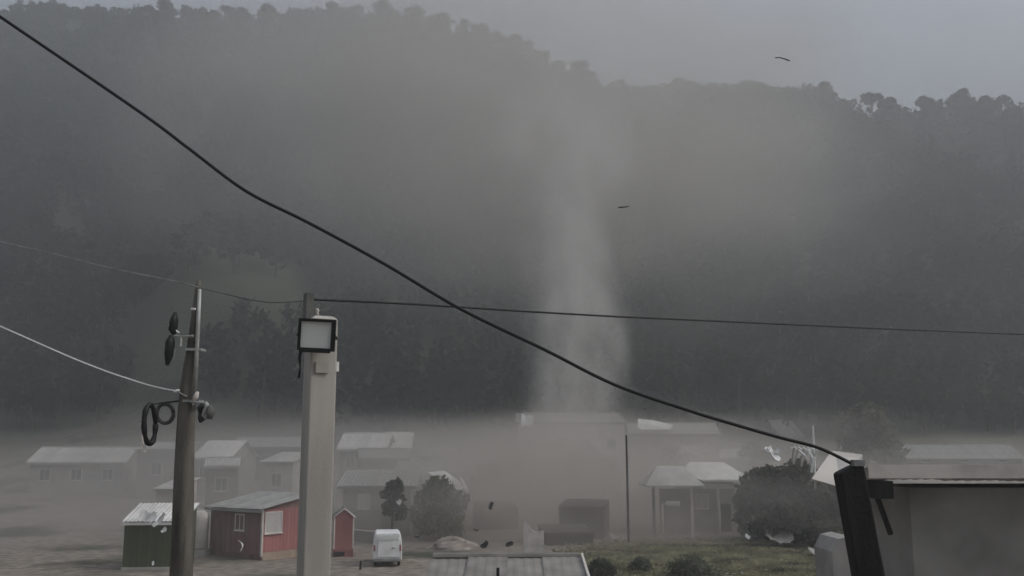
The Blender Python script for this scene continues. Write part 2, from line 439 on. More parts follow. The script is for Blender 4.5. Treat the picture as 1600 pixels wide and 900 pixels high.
def house(name, label, cat, loc, rz, L, D, h0, h1, style, mw, mr, ov=.3, wins=(), doors=(), group=None, sw=1.0, base=.3, walls=True):
    """L along x (front on -y), D deep, eaves h0 in front; mono: h1 at the back; gable: ridge h1 along x. Origin: middle of the front foot"""
    t = thing(name, label, cat, loc, rz, group)
    x0, x1 = -L / 2, L / 2
    mb = MB()
    if style == 'mono':
        pr = [(0, -base), (D, -base), (D, h1), (0, h0)]
    else:
        pr = [(0, -base), (D, -base), (D, h0), (D / 2, h1), (0, h0)]
    k = len(pr)
    mb.add([(x0, y, z) for y, z in pr] + [(x1, y, z) for y, z in pr],
           [tuple(range(k))[::-1], tuple(range(k, 2 * k))] + [(i, (i + 1) % k, k + (i + 1) % k, k + i) for i in range(k)])
    part('wall', mb, mw, t)
    rf = link('roof', None, t)
    lift = .05
    if style == 'mono':
        sl = (h1 - h0) / D
        roof_slope(rf, (x0 - ov, -ov, h0 - sl * ov + lift), L + 2 * ov, (0, D + 2 * ov, sl * (D + 2 * ov)), mr, sw)
    else:
        sl = (h1 - h0) / (D / 2)
        roof_slope(rf, (x0 - ov, -ov, h0 - sl * ov + lift), L + 2 * ov, (0, D / 2 + ov, sl * (D / 2 + ov)), mr, sw)
        roof_slope(rf, (x1 + ov, D + ov, h0 - sl * ov + lift), L + 2 * ov, (0, D / 2 + ov, sl * (D / 2 + ov)), mr, sw, PI)
        part('ridge_cap', MB().tube([(x0 - ov, D / 2, h1 + lift + .02), (x1 + ov, D / 2, h1 + lift + .02)], .09, 8), mr, rf)
    # fascia board under the front eave
    part('fascia', MB().box((0, -ov + .02, h0 - sl * ov - .06), (L + 2 * ov - .04, .03, .14)), mr, t)
    for (u, z, wd, ht, face, pane) in wins:
        c = {'f': (u, 0, z), 'r': (x1, u, z), 'l': (x0, u, z)}[face]
        window(t, c, wd, ht, face, pane)
    for (u, wd, ht, face, m) in doors:
        d_ = MB()
        if face == 'f': d_.box((u, -.015, ht / 2), (wd, .05, ht))
        else: d_.box((x1 + .015, u, ht / 2), (.05, wd, ht))
        dd = part('door', d_, m, t)
        kb = MB()
        if face == 'f': kb.box((u + wd * .38, -.07, ht * .48), (.05, .06, .12))
        else: kb.box((x1 + .07, u + wd * .38, ht * .48), (.06, .05, .12))
        part('handle', kb, M_steel, dd)
    return t
def boards(parent, x0, x1, z0, z1, y, m, wd=.22, face='f', xs_=None):
    """upright boards nailed on a wall, each its own piece"""
    n = max(1, int((x1 - x0) / wd)); wd = (x1 - x0) / n
    me = MB().box((0, 0, 0), (wd - .012, .024, z1 - z0)).mesh('board', m)
    for i in range(n):
        u = x0 + wd * (i + .5)
        loc = (u, y - .012 - random.uniform(0, .006), (z0 + z1) / 2) if face == 'f' else (y + .012 + random.uniform(0, .006), u, (z0 + z1) / 2)
        link('board', me, parent, loc, 0 if face == 'f' else PI / 2)

# red house left of the white pole
pc = at(408, 872, 54)
a_ = R(36)
hl, hd = 4.5, 3.5
ctr = Vector((pc.x, 54, 0)) - Vector((math.cos(-a_), math.sin(-a_), 0)) * (hl / 2)
RH = house('red_house', 'low red board house with grey sheet roof, dim front and bright red end wall', 'house', (ctr.x, ctr.y, gz(ctr.x, ctr.y)), -a_, hl, hd, 2.72, 3.35, 'mono', M_redshade, M_roofg, .28,
           wins=[(.35, 1.95, .75, .85, 'f', M_pane)], doors=[(-1.5, .8, 2.0, 'f', M_redshade)])
boards(RH, -hl / 2, hl / 2, .3, 2.6, 0, M_redshade, .25)
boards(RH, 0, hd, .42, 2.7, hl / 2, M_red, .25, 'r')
window(RH, (hl / 2 + .035, .72, 1.98), 1.15, 1.12, 'r', M_curt, None, False)
part('corner_board', MB().box((hl / 2 + .02, -.03, 1.45), (.12, .1, 2.5)), M_trim, RH)
part('corner_board', MB().box((hl / 2 + .04, hd - .1, 1.5), (.1, .24, 2.4)), M_white, RH)
part('plinth', MB().box((hl / 2 + .02, hd / 2, .1), (.1, hd - .06, .6)), M_tan, RH)

# small red shed behind the white pole, to its right
p = at(541, 868, 56)
RS = house('red_shed', 'small red board shed with pointed roof just right of the white pole', 'shed', (p.x - .86, 56.58, gz(p.x, 56)), R(-78), 1.4, 1.1, 2.2, 2.62, 'gable', M_red, M_roofd, .08, sw=.6)
boards(RS, 0, 1.1, .35, 2.18, .7, M_red, .22, 'r')
for u in (.02, 1.08): part('corner_board', MB().box((.74, u, 1.3), (.05, .08, 1.7)), M_trim, RS)
for a_, b_ in ((-.07, .55), (1.17, .55)): part('barge_board', MB().tube([(.8, a_, 2.16), (.8, b_, 2.66)], .035, 6), M_trim, RS)
part('gap_shade', MB().box((.73, .32, .16), (.06, .6, .22)), M_dark, RS)  # dark box painted in for the shade in the gap beneath the shed

# green shed at the far left
p = at(246, 888, 50)
GS = house('green_shed', 'low dark green board shed under a pale sheet roof behind the timber pole', 'shed', (p.x - .3, 50, gz(p.x, 50)), R(4), 2.9, 2.6, 2.35, 3.05, 'mono', M_green, M_roofp, .12, sw=.8)
boards(GS, -1.45, 1.45, .12, 2.3, 0, M_green, .24)
part('plinth', MB().box((0, -.05, .02), (2.95, .1, .22)), M_wallp, GS)

# white water tank between green shed and red house
p = at(306, 858, 56)
wt = thing('water_tank', 'pale rounded water tank between the timber pole and red house', 'water tank', (p.x, 56, gz(p.x, 56)))
part('tank_body', MB().lathe([(.62, .35), (.66, .5), (.66, 2.0), (.6, 2.3), (.35, 2.5), (.2, 2.52)], 20), M_wallp, wt, True)
part('tank_lid', MB().lathe([(.26, 2.5), (.28, 2.53), (.26, 2.6), (.05, 2.63)], 16), M_roofg, wt, True)
part('tank_stand', MB().box((0, 0, .1), (1.4, 1.4, .5)), M_wallg, wt)

# long grey house behind the red shed
p = at(590, 832, 68)
GH = house('grey_house', 'long grey house with pale corner posts and grey sheet roof behind the shed', 'house', (p.x - .1, 68, gz(p.x, 68)), R(3), 4.9, 5.0, 3.35, 4.25, 'mono', M_wallg, M_roofg, .3,
           wins=[(-.9, 2.3, .8, 1.0, 'f', M_curt)], doors=[(.7, .85, 2.0, 'f', M_walld)])
for u in (-2.42, 2.42): part('corner_post', MB().box((u, -.06, 1.65), (.16, .14, 3.1)), M_trim, GH)
p = at(680, 825, 69)
GA = house('grey_annex', 'grey lean to annex half hidden by the bushy tree, torn sheets on its roof', 'house', (p.x + .3, 69, gz(p.x, 69)), R(2), 3.6, 4.5, 2.75, 3.9, 'mono', M_wallg, M_roofg, .25)

# far houses at the foot of the hill
def px_house(name, label, x0, x1, ybase, yeave, ytop, Y, D, style, mw, mr, rz=0.0, wins=0, pane=None, cat='house', group=None, ov=.3, sw=1.1, doors=()):
    a, b = at(x0, ybase, Y), at(x1, ybase, Y)
    L = (b.x - a.x) - 2 * ov
    z0 = gz((a.x + b.x) / 2, Y)
    h0 = at(x0, yeave, Y).z - z0
    back = Y + (D if style == 'mono' else D / 2)
    h1 = at(x0, ytop, back).z - z0
    ws = [((i + .5) / wins * L - L / 2, h0 * .6, min(1.0, L / wins * .45), min(1.1, h0 * .36), 'f', pane) for i in range(wins)] if wins else []
    return house(name, label, cat, ((a.x + b.x) / 2, Y, z0), rz, L, D, h0, max(h1, h0 + .3), style, mw, mr, ov, ws, doors, group, sw)
px_house('far_house', 'hazy house with a light roof behind the red house, nearest the timber pole', 296, 362, 778, 714, 690, 96, 7, 'gable', M_wallg, M_roofp, R(-6), 2)
px_house('far_house', 'hazy dim house with long thin pale roof behind the red house', 356, 470, 776, 698, 684, 108, 7, 'gable', M_walld, M_roofg, R(2), 3)
px_house('far_house', 'hazy house with dull roof seen left of the timber pole under the cable coil', 205, 276, 800, 702, 692, 94, 7, 'mono', M_wallg, M_roofg, R(3), 1)
px_house('far_house', 'hazy grey house at the left edge of the village, away from the poles', 40, 190, 800, 722, 700, 98, 8, 'gable', M_wallg, M_roofq, R(8), 3)
px_house('far_house', 'hazy house with dark front under broad pale roof just right of the white pole', 524, 604, 776, 700, 678, 104, 6, 'gable', M_walld, M_roofp, R(-3), 2)
px_house('far_house', 'hazy block with square pale roof end beside the broad pale roof', 596, 642, 776, 700, 677, 107, 6, 'mono', M_walld, M_roofp, R(4), 1)
px_house('far_house', 'hazy grey house behind the bushy tree with long grey roof', 612, 745, 800, 742, 722, 90, 7, 'mono', M_wallg, M_roofg, R(2), 0)
for (x0, x1, yb, ye, yt, Y, D, st, mw_, mr_, rz, nw, lab) in (
    (318, 372, 776, 728, 716, 84, 4, 'gable', M_walld, M_roofq, 14, 1, 'small hazy gabled hut behind the red house near timber pole'),
    (400, 462, 776, 722, 708, 88, 4, 'mono', M_wallp, M_roofq, -16, 1, 'pale hazy hut behind the red house near concrete pole'),
    (560, 640, 770, 716, 702, 98, 5, 'gable', M_dimw, M_roofd, 12, 0, 'dim hazy hut under the broad pale roof'),
    (648, 704, 776, 712, 698, 112, 5, 'gable', M_walld, M_roofd, -18, 1, 'dim hazy gabled house above the bushy tree'),
    (700, 786, 786, 724, 706, 104, 5, 'mono', M_walld, M_roofd, 10, 1, 'dim hazy shed left of the pale block in the dust'),
    (1128, 1176, 776, 716, 702, 104, 5, 'gable', M_walld, M_roofq, -14, 1, 'small hazy gabled house between pale long building and dark trees'),
    (236, 276, 810, 764, 748, 70, 3, 'mono', M_wallp, M_roofq, -12, 0, 'small pale hut behind the green shed')):
    px_house('hillfoot_hut', lab, x0, x1, yb, ye, yt, Y, D, st, mw_, mr_, R(rz), nw, None, 'hut', ov=.2)
# broad pale block inside the dust
px_house('pale_block', 'broad pale building half hidden inside the dust column', 806, 982, 780, 660, 646, 112, 9, 'mono', M_wallp, M_roofn, R(0), 4, M_pane, 'building')
px_house('pale_block', 'pale long building with raised white roof end right of the dust column', 984, 1128, 762, 678, 662, 116, 9, 'gable', M_wallp, M_roofg, R(-4), 3, M_curt, 'building')
px_house('far_house', 'small bluish hazy house at the foot of the right hillside', 1226, 1264, 716, 688, 658, 142, 6, 'mono', M_wallg, M_roofg, R(5), 1)
px_house('far_house', 'hazy grey house beyond the near roof at the right end of the village', 1420, 1600, 760, 716, 696, 120, 8, 'gable', M_wallg, M_roofg, R(-6), 3)

# standing wall piece and dark shed in the dust
p0, p1 = at(818, 868, 54), at(850, 868, 54)
zt0, zt1, zt2 = at(818, 816, 54).z, at(834, 832, 54).z, at(850, 829, 54).z
z_ = gz(p0.x, 54)
W = p1.x - p0.x
mb = MB(); pr = [(0, -.3), (W, -.3), (W, zt2 - z_), (W * .62, zt1 - z_), (W * .45, zt1 - z_ + .1), (W * .12, zt0 - z_ - .03), (0, zt0 - z_)]
k = len(pr); mb.add([(x, 0, z) for x, z in pr] + [(x, .16, z) for x, z in pr], [tuple(range(k)), tuple(range(k, 2 * k))[::-1]] + [(i, k + i, k + (i + 1) % k, (i + 1) % k) for i in range(k)])
solo('broken_wall', mb, M_trim, 'single pale wall panel with broken top standing below the dust column', 'wall', (p0.x, 54, z_))
px_house('dark_shed', 'dark boxy shed right of the broken wall panel', 872, 944, 838, 792, 782, 66, 3, 'mono', M_dimw, M_dimr, R(-14), 0, None, 'shed', ov=.06)
px_house('low_shed', 'low earth brown shed close beside the broken wall panel', 852, 930, 858, 834, 824, 62, 3, 'mono', M_dimw, M_dimr, R(8), 0, None, 'shed', ov=.06)
px_house('dim_hut', 'dim brown hut left of the broken wall panel', 752, 812, 846, 794, 784, 72, 3, 'mono', M_dimw, M_dimr, R(16), 0, None, 'hut', ov=.05)

# near grey roof at the bottom
p0, p1 = at(522, 873, 30), at(908, 880, 27)
zN = p0.z
NR = thing('near_house', 'wide low house in front whose grey sheet roof fills the bottom centre', 'house', (0, 0, 0))
xL, xR = at(648, 900, 22).x, at(909, 900, 22).x
zE = 2.2
yE, yR = 20.0, 27.0
part('wall', MB().box(((xL + xR) / 2 + .25, (yE + yR + 6) / 2, zE / 2 - .3), (xR - xL + .2, yR - yE + 5.2, zE - .15)), M_wallg, NR)
rf = link('roof', None, NR)
zR = at(700, 871, yR).z
xL2, xR2 = at(526, 873, yR).x, at(890, 873, yR).x
roof_slope(rf, (xL, yE, zE), xR + .3 - xL, (0, yR - yE, zR - zE), M_roofn, 1.0, 0, .25, .008, .007)
roof_slope(rf, (xR + .3, yR + 7, zE), xR + .3 - xL, (0, yR - yE, zR - zE), M_roofn, 1.0, PI)
part('ridge_cap', MB().tube([(xL, yR, zR + .03), (xR + .3, yR, zR + .03)], .1, 8), M_roofn, rf)
bb = MB(); 
Mx = Matrix.Rotation(math.atan2(zR - zE, yR - yE), 4, 'X')
bb.box((xR + .36, (yE + yR) / 2, (zE + zR) / 2 + .02), (.06, math.hypot(yR - yE, zR - zE), .2), M=Mx)
part('barge_board', bb, M_trim, NR)

# pavilion with two shallow pale roofs
def hip(parent, x0, x1, y0, y1, z0, z1, m, cut=.27):
    """low hipped roof: straight eaves, short ridge, 12 cm thick edge"""
    yc = (y0 + y1) / 2; a = (x1 - x0) * cut
    lo = [(x0, y0), (x1, y0), (x1, y1), (x0, y1)]
    vs = [(x, y, z0 - .12) for x, y in lo] + [(x, y, z0) for x, y in lo] + [(x0 + a, yc, z1), (x1 - a, yc, z1)]
    fs = [(3, 2, 1, 0), (0, 1, 5, 4), (1, 2, 6, 5), (2, 3, 7, 6), (3, 0, 4, 7), (4, 5, 9, 8), (5, 6, 9), (6, 7, 8, 9), (7, 4, 8)]
    return part('roof', MB().add(vs, fs), m, parent)
Yp = 68
p = at(1046, 832, Yp); zb = gz(p.x, Yp)
PV = thing('pavilion', 'open pavilion with wide shallow pale roof left of the higher roof', 'pavilion', (p.x, Yp, zb))
xa, xb = at(1004, 760, Yp).x - p.x, at(1094, 760, Yp).x - p.x
hip(PV, xa, xb, -1.6, 2.4, at(0, 757, Yp).z - zb, at(0, 728, Yp + .4).z - zb, M_roofq)
part('wall', MB().box(((xa + xb) / 2 + .6, 1.6, (at(0, 765, Yp).z - zb) / 2), (xb - xa - 1.6, .2, at(0, 765, Yp).z - zb)), M_walld, PV)
for u in (xa + .45, xb - .5): part('post', MB().box((u * .86, -.7, (at(0, 760, Yp).z - zb) / 2), (.18, .18, at(0, 760, Yp).z - zb)), M_dark if u < 0 else M_trim, PV)
Yq = 71
p2 = at(1110, 832, Yq); zb2 = gz(p2.x, Yq)
PW = thing('porch_house', 'pale house with higher overlapping round cornered roof and open porch beside pavilion', 'house', (p2.x, Yq, zb2))
xa, xb = at(1050, 745, Yq).x - p2.x, at(1166, 745, Yq).x - p2.x
hip(PW, xa, xb, -1.9, 3.4, at(0, 748, Yq).z - zb2, at(0, 722, Yq + .7).z - zb2, M_roofp)
hw = at(0, 752, Yq).z - zb2
part('wall', MB().box(((xa + xb) / 2 - .2, 1.2, hw / 2 - .1), (xb - xa - 1.4, 2.6, hw)), M_wallg, PW)
part('porch_beam', MB().box(((xa + xb) / 2 + .5, -1.2, hw - .3), (2.6, .14, .35)), M_trim, PW)
part('post', MB().tube([((xa + xb) / 2 + .35, -1.15, -.2), ((xa + xb) / 2 + .35, -1.15, hw - .1)], .14, 8), M_wallp, PW, True)
part('doorway', MB().box(((xa + xb) / 2 + 1.0, -.13, .95), (.9, .08, 2.0)), M_dark, PW)  # dark panel on the solid wall, painted as an unlit opening
part('barge_board', MB().tube([Vector((xa + .1, -1.5, hw + .75)), Vector((xa + 1.9, -2.0, hw + .02))], .08, 6), M_walld, PW)
window(PW, ((xa + xb) / 2 - .6, -.1, hw * .6), .9, 1.0, 'f', M_curt)

# pipe frame with a drum on it in front of the pavilion
Yf = 67
p = at(1036, 832, Yf); zb = gz(p.x, Yf)
HF = thing('standpipe', 'thin pale standpipe with white cylinder drum at its top before pavilion', 'standpipe', (p.x, Yf, zb))
ht = at(0, 788, Yf).z - zb
part('post', MB().tube([(0, 0, -.2), (0, 0, ht)], .07, 8), M_trim, HF, True)
part('arm', MB().tube([(0, 0, ht), (.5, 0, ht + .05)], .06, 8), M_trim, HF, True)
part('drum', MB().lathe([(.14, -.45), (.17, -.43), (.17, .43), (.19, .45), (.1, .46)], 14, (.72, 0, ht + .05), Matrix.Rotation(PI / 2, 4, 'Y')), M_white, HF, True)

# house on the right edge with projecting sheet roof
Yh = 15.0
hx0 = at(1352, 800, Yh).x
NH = thing('edge_house', 'pale house at the right edge with torn sheet roof beside the black post', 'house', (0, 0, 0))
zrf = at(1360, 740, Yh).z
part('wall', MB().box((hx0 + 5.0, Yh + 1.1, zrf / 2 - .12), (8.5, 1.9, zrf - .2)), M_wallg, NH)
rf = link('roof', None, NH)
xs0 = at(1342, 730, Yh).x
roof_slope(rf, (xs0, Yh - .35, zrf + .1), 9.0, (0, 2.8, -.28), M_roofp, 1.1)
part('fascia', MB().box((xs0 + 4.5, Yh - .38, zrf + .04), (9.0, .04, .2)), M_trim, NH)
part('rafter_end', MB().box((at(1366, 750, Yh).x, Yh - .15, zrf - .23), (.26, .5, .26)), M_black, NH)
part('brace', MB().tube([Vector((at(1364, 770, Yh).x, Yh - .1, at(0, 768, Yh).z)), Vector((at(1396, 830, Yh).x, Yh + .12, at(0, 835, Yh).z))], .045, 6), M_black, NH)
# loose sheet lifted off that roof
Ys = 14.0
q = [at(1266, 752, Ys), at(1292, 706, Ys + .6), at(1348, 710, Ys + .6), at(1349, 735, Ys), at(1300, 762, Ys - .2)]
q = [at(1268, 748, Ys), at(1300, 704, Ys + 1.2), at(1348, 710, Ys + 1.2), at(1346, 738, Ys), at(1310, 760, Ys - .1)]
nn = Vector((0, -.02, .02))
mb = MB(); mb.add(q + [v - nn for v in q], [(0, 4, 3, 2, 1), (5, 6, 7, 8, 9)] + [(i, (i + 1) % 5, 5 + (i + 1) % 5, 5 + i) for i in range(5)])
solo('loose_roof_sheet', mb, M_wallp, 'crumpled pale sheet lifted at the roof corner behind the black post', 'roof sheet')

# aerial on the roof corner
A = thing('tv_aerial', 'thin pale rooftop aerial tangled beside the end of black cable', 'aerial', at(1274, 752, 14.2))
mh = at(1274, 665, 14.2).z - at(1274, 752, 14.2).z
part('mast', MB().tube([(0, 0, -.1), (.0, 0, mh)], .016, 6), M_white, A)
for px, py in ((1236, 700),):
    e = at(px, py, 14.2) - A.location
    part('boom', MB().tube([e, (0, 0, e.z - .03)], .014, 6), M_white, A)
    for i in range(6):
        t_ = i / 5
        b0 = e.lerp(Vector((0, 0, e.z - .03)), t_)
        part('rod', MB().tube([b0 + Vector((.02, -.12, .02)), b0 + Vector((.03, .0, -.05)), b0 + Vector((.05 - .05 * (i % 2), .14, -.19 - .03 * (i % 3)))], .016, 5), M_white, A)
for (a, b, c) in (((1248, 703), (1258, 712), (1262, 720)), ((1262, 702), (1270, 716), (1268, 738))):
    part('loop', MB().tube([at(*a, 14.1) - A.location, at(*b, 14.05) - A.location, at(*c, 14.1) - A.location], .02, 5), M_white, A)

# pale pillar low at right, behind the black post
mb = MB(); Yw = 24
pr = [at(1306, 905, Yw), at(1300, 862, Yw), at(1310, 842, Yw), at(1328, 838, Yw), at(1372, 850, Yw), at(1372, 905, Yw)]
pr[0].z = pr[-1].z = gz(pr[0].x, Yw) - .2; pr[0].x += .05
k = 6; mb.add([tuple(v) for v in pr] + [(v.x, v.y + 1.4, v.z) for v in pr], [tuple(range(k))[::-1], tuple(range(k, 2 * k))] + [(i, (i + 1) % k, k + (i + 1) % k, k + i) for i in range(k)])
solo('shelter_wall', mb, M_wallg, 'pale slanted wall end low behind the black post', 'wall')

# ---------------------------------------------------------------- poles
def line_to_ground(p, q):
    t_ = p.z / (p.z - q.z); return p + (q - p) * t_
Yl = 12.0
b1, b0 = at(291, 540, Yl), at(282, 900, Yl)
foot = line_to_ground(b1, b0)
TP = thing('timber_pole', 'weathered timber utility pole with pipe, wires and dark fittings', 'utility pole', foot)
top = at(311, 438, Yl) - foot
part('shaft', MB().tube(spline([Vector((0, 0, -.4)), at(283, 900, Yl) - foot, at(291.5, 640, Yl) - foot, at(300.5, 545, Yl) - foot, top], 6), [float(x) for x in np.interp(np.linspace(0, 1, 25), [0, .25, .5, .75, 1], [.18, .135, .103, .07, .03])], 14), M_timber, TP, True)
pa, pb = at(303, 642, Yl - .1) - foot, at(312, 452, Yl - .05) - foot
part('pipe', MB().tube([pa, pa.lerp(pb, .7), pb], [.026, .026, .022], 10), M_steel, TP, True)
for f_ in (.08, .5): 
    c = pa.lerp(pb, f_); part('strap', MB().box((c.x - .04, c.y + .08, c.z), (.2, .2, .03)), M_steel, TP)
def insul(c, parent, s=1.0, M=None):
    return part('insulator', MB().lathe([(.012 * s, -.05 * s), (.03 * s, -.045 * s), (.018 * s, -.02 * s), (.034 * s, 0), (.018 * s, .02 * s), (.026 * s, .04 * s), (.008 * s, .055 * s)], 12, c, M), M_porc, parent, True)
c = at(302, 483, Yl - .1) - foot; insul(c, TP, .6, Matrix.Rotation(PI / 2, 4, 'Y')); 
c = at(276, 611, Yl - .12) - foot; insul(c, TP, .7, Matrix.Rotation(PI / 2.4, 4, 'Y'))
part('bracket', MB().tube([at(292, 620, Yl - .1) - foot, at(277, 612, Yl - .12) - foot], .012, 6), M_steel, TP)
# fittings hung on the left of the pole
def blob(pts, rad, m, name, parent, n=10, sq=.7): return part(name, MB().tube(pts, rad, n, sq), m, parent, True)
L_ = lambda px, py, dy=-.15: at(px, py, Yl + dy) - foot
blob([L_(274, 488), L_(272, 500), L_(270, 515), L_(272, 524)], [.02, .055, .06, .02], M_blackp, 'splice_box', TP)
blob([L_(268, 524), L_(266, 535), L_(264, 555), L_(261, 571)], [.03, .065, .06, .02], M_blackp, 'splice_box', TP)
part('bracket', MB().tube([L_(268, 524), L_(284, 526), L_(302, 525)], [.016, .014, .018], 6), M_steel, TP)
part('lead', MB().tube([L_(264, 508), L_(272, 514), L_(280, 520)], .01, 5), M_porc, TP)
part('lead', MB().tube([L_(283, 526), L_(283, 534), L_(282, 541)], .012, 5), M_trim, TP)
part('lead', MB().tube([L_(273, 545), L_(272, 554), L_(270, 563)], .01, 5), M_steel, TP)
blob([L_(309, 612), L_(306, 620), L_(303, 627)], [.02, .035, .02], M_trim, 'clamp', TP)
blob([L_(303, 622), L_(302.5, 629), L_(302, 633)], [.01, .014, .01], M_porc, 'clamp', TP)
blob([L_(318, 633), L_(312, 638), L_(313, 646), L_(312, 652), L_(316, 658)], [.05, .05, .03, .035, .055], M_blackp, 'fuse_switch', TP)
blob([L_(321, 628), L_(323, 634), L_(321, 640), L_(317, 649), L_(322, 656)], [.03, .05, .035, .03, .02], M_steel, 'fuse_cap', TP)
blob([L_(328, 634), L_(329, 646), L_(327, 655)], [.03, .06, .03], M_tarp, 'fuse_cap', TP)
part('bracket', MB().tube([L_(298, 628), L_(322, 630)], .018, 6), M_steel, TP)
# coil of cable hung from the wires, and a grey one behind
cc = [L_(234 + 9 * math.cos(t_), 663 - 31 * math.sin(t_), -.2 + .1 * math.cos(t_)) for t_ in np.linspace(0, 2 * PI, 24)]
part('cable_coil', MB().tube([v for v in cc], [.024 + .012 * abs(math.sin(i * .9)) for i in range(24)], 8), M_cable, TP, True)
cc = [L_(258 + 13 * math.cos(t_), 646 - 15 * math.sin(t_), .1) for t_ in np.linspace(0, 2 * PI, 24)]
part('cable_coil', MB().tube(cc, .026, 8), M_tarp, TP, True)
part('hanger', MB().tube([L_(234, 632, -.2), L_(250, 630, -.1), L_(284, 626, 0)], .012, 6), M_cable, TP)
part('lead', MB().tube([L_(221, 660, -.2), L_(223, 690, -.2), L_(226, 706, -.2)], [.012, .014, .022], 6), M_trim, TP)
part('hanger', MB().tube([L_(221, 660, -.2), L_(234, 634, -.2)], .008, 6), M_cable, TP)

# white concrete pole with floodlight
Yc = 9.0
t1, b1_ = at(508, 500, Yc), at(502, 900, Yc)
foot2 = Vector((-1.80, Yc, 0))
CP = thing('concrete_pole', 'square pale concrete pole carrying the floodlight', 'utility pole', foot2, R(27))
hC = t1.z
mb = MB(); a = .125; prof = [(-a, -a), (a, -a), (a, a), (-a, a)]
vs = [(x, y, -.3) for x, y in prof] + [(x, y, hC) for x, y in prof] + [(x * .7, y * .7, hC + .03) for x, y in prof]
mb.add(vs, [(3, 2, 1, 0), (8, 9, 10, 11)] + [(r * 4 + i, r * 4 + (i + 1) % 4, r * 4 + 4 + (i + 1) % 4, r * 4 + 4 + i) for r in range(2) for i in range(4)])
part('shaft', mb, M_conc, CP, bev=.015)
part('top_bracket', MB().box((-.13, -.0, hC + .06), (.07, .12, .36)), M_tarp, CP)
part('insulator', MB().lathe([(.01, 0), (.02, .01), (.013, .03), (.022, .05), (.008, .07)], 12, (-.06, -.06, hC + .03)), M_wallp, CP, True)
part('clip', MB().box((.14, -.05, hC - .44), (.04, .06, .09)), M_porc, CP)
part('clip', MB().box((-.02, -.135, hC - .46), (.12, .03, .10)), M_conc, CP)
FL = thing('floodlight', 'black framed floodlight with pale glass mounted on the concrete pole', 'floodlight', at(494, 523, Yc - .32))
TM = Matrix.Rotation(R(3.5), 4, 'Y') @ Matrix.Rotation(R(10), 4, 'X') @ Matrix.Rotation(R(8), 4, 'Z')
def fpart(name, boxes, m, bev=0.0):
    b = MB()
    for c, d_ in boxes: b.box(c, d_)
    b.v = [tuple(TM @ Vector(v)) for v in b.v]
    return part(name, b, m, FL, bev=bev)
hw_, hh_ = .148, .132
fr = fpart('frame', [((-hw_, 0, 0), (.026, .06, 2 * hh_ + .026)), ((hw_ + .006, 0, 0), (.040, .06, 2 * hh_ + .026)), ((0, 0, hh_), (2 * hw_ - .026, .06, .026)), ((0, 0, -hh_ - .008), (2 * hw_ - .026, .075, .042))], M_blackp)
fpart('housing', [((0, .055, 0), (2 * hw_ - .01, .05, 2 * hh_ - .01))], M_blackp, .01)
fpart('lens', [((0, .0, 0), (2 * hw_ - .024, .02, 2 * hh_ - .024))], M_lens)
fpart('fin', [((x, .095, 0), (.012, .035, .2)) for x in (-.1, -.05, 0, .05, .1)], M_blackp)
part('yoke', MB().tube([(-.165, .0, 0), (-.165, .12, -.02), (0, .17, -.02), (.165, .12, -.02), (.165, .0, 0)], .014, 6), M_blackp, FL)
part('feed_cable', MB().tube([at(471, 540, Yc - .3) - FL.location, at(468, 560, Yc - .3) - FL.location, at(469, 575, Yc - .28) - FL.location, at(467, 590, Yc - .25) - FL.location], [.02, .014, .006, .014], 6), M_cable, FL, True)

# leaning black post on the right
Yb = 8.0
t2, b2 = at(1325, 730, Yb), at(1357, 900, Yb)
foot3 = line_to_ground(t2, b2)
BP = thing('black_post', 'leaning thick black timber post where the black cable ends', 'post', foot3)
v = t2 - foot3; ax = v.normalized(); sx_ = Vector((0, 1, 0)).cross(ax).normalized(); sy_ = ax.cross(sx_)
mb = MB(); vs = []
for k_, s in ((-.06, .125), (.3, .122), (.55, .118), (.75, .116), (.9, .112), (1.0, .108)):
    for (i, j) in ((-1, -.8), (1, -.8), (1, .8), (-1, .8)):
        vs.append(v * k_ + sx_ * i * (s + random.uniform(-.006, .006)) + sy_ * j * s + (ax * .035 * i if k_ == 1.0 else Vector()))
fs = [(r * 4 + i, r * 4 + (i + 1) % 4, r * 4 + 4 + (i + 1) % 4, r * 4 + 4 + i) for r in range(5) for i in range(4)] + [(3, 2, 1, 0), (20, 21, 22, 23)]
part('shaft', mb.add(vs, fs), M_black, BP, bev=.02)
part('cable_clamp', MB().box(tuple(v + Vector((.06, -.06, .035))), (.09, .08, .05)), M_steel, BP)

# thin dark pole in the dust
p = at(982, 832, 63)
DP = solo('thin_pole', MB().tube([(0, 0, -.3), (-.02, 0, at(981, 680, 63).z - gz(p.x, 63))], [.085, .06], 8), M_black, 'thin dark pole standing at the right edge of the dust column', 'pole', (p.x, 63, gz(p.x, 63)))

# ---------------------------------------------------------------- wires
pts = [(-700, -470), (-200, -110), (0, 26), (217, 174), (300, 236), (385, 299), (480, 347), (600, 412), (720, 483), (850, 546), (960, 601), (1075, 641), (1150, 664), (1220, 684), (1280, 700), (1336, 727)]
W3 = [at(px, py, Yb - .02) for px, py in pts]
solo('black_cable', MB().tube(spline(W3, 6), .0142, 8), M_cable, 'thick sagging black cable running to the top of the black post', 'cable', smooth=True)
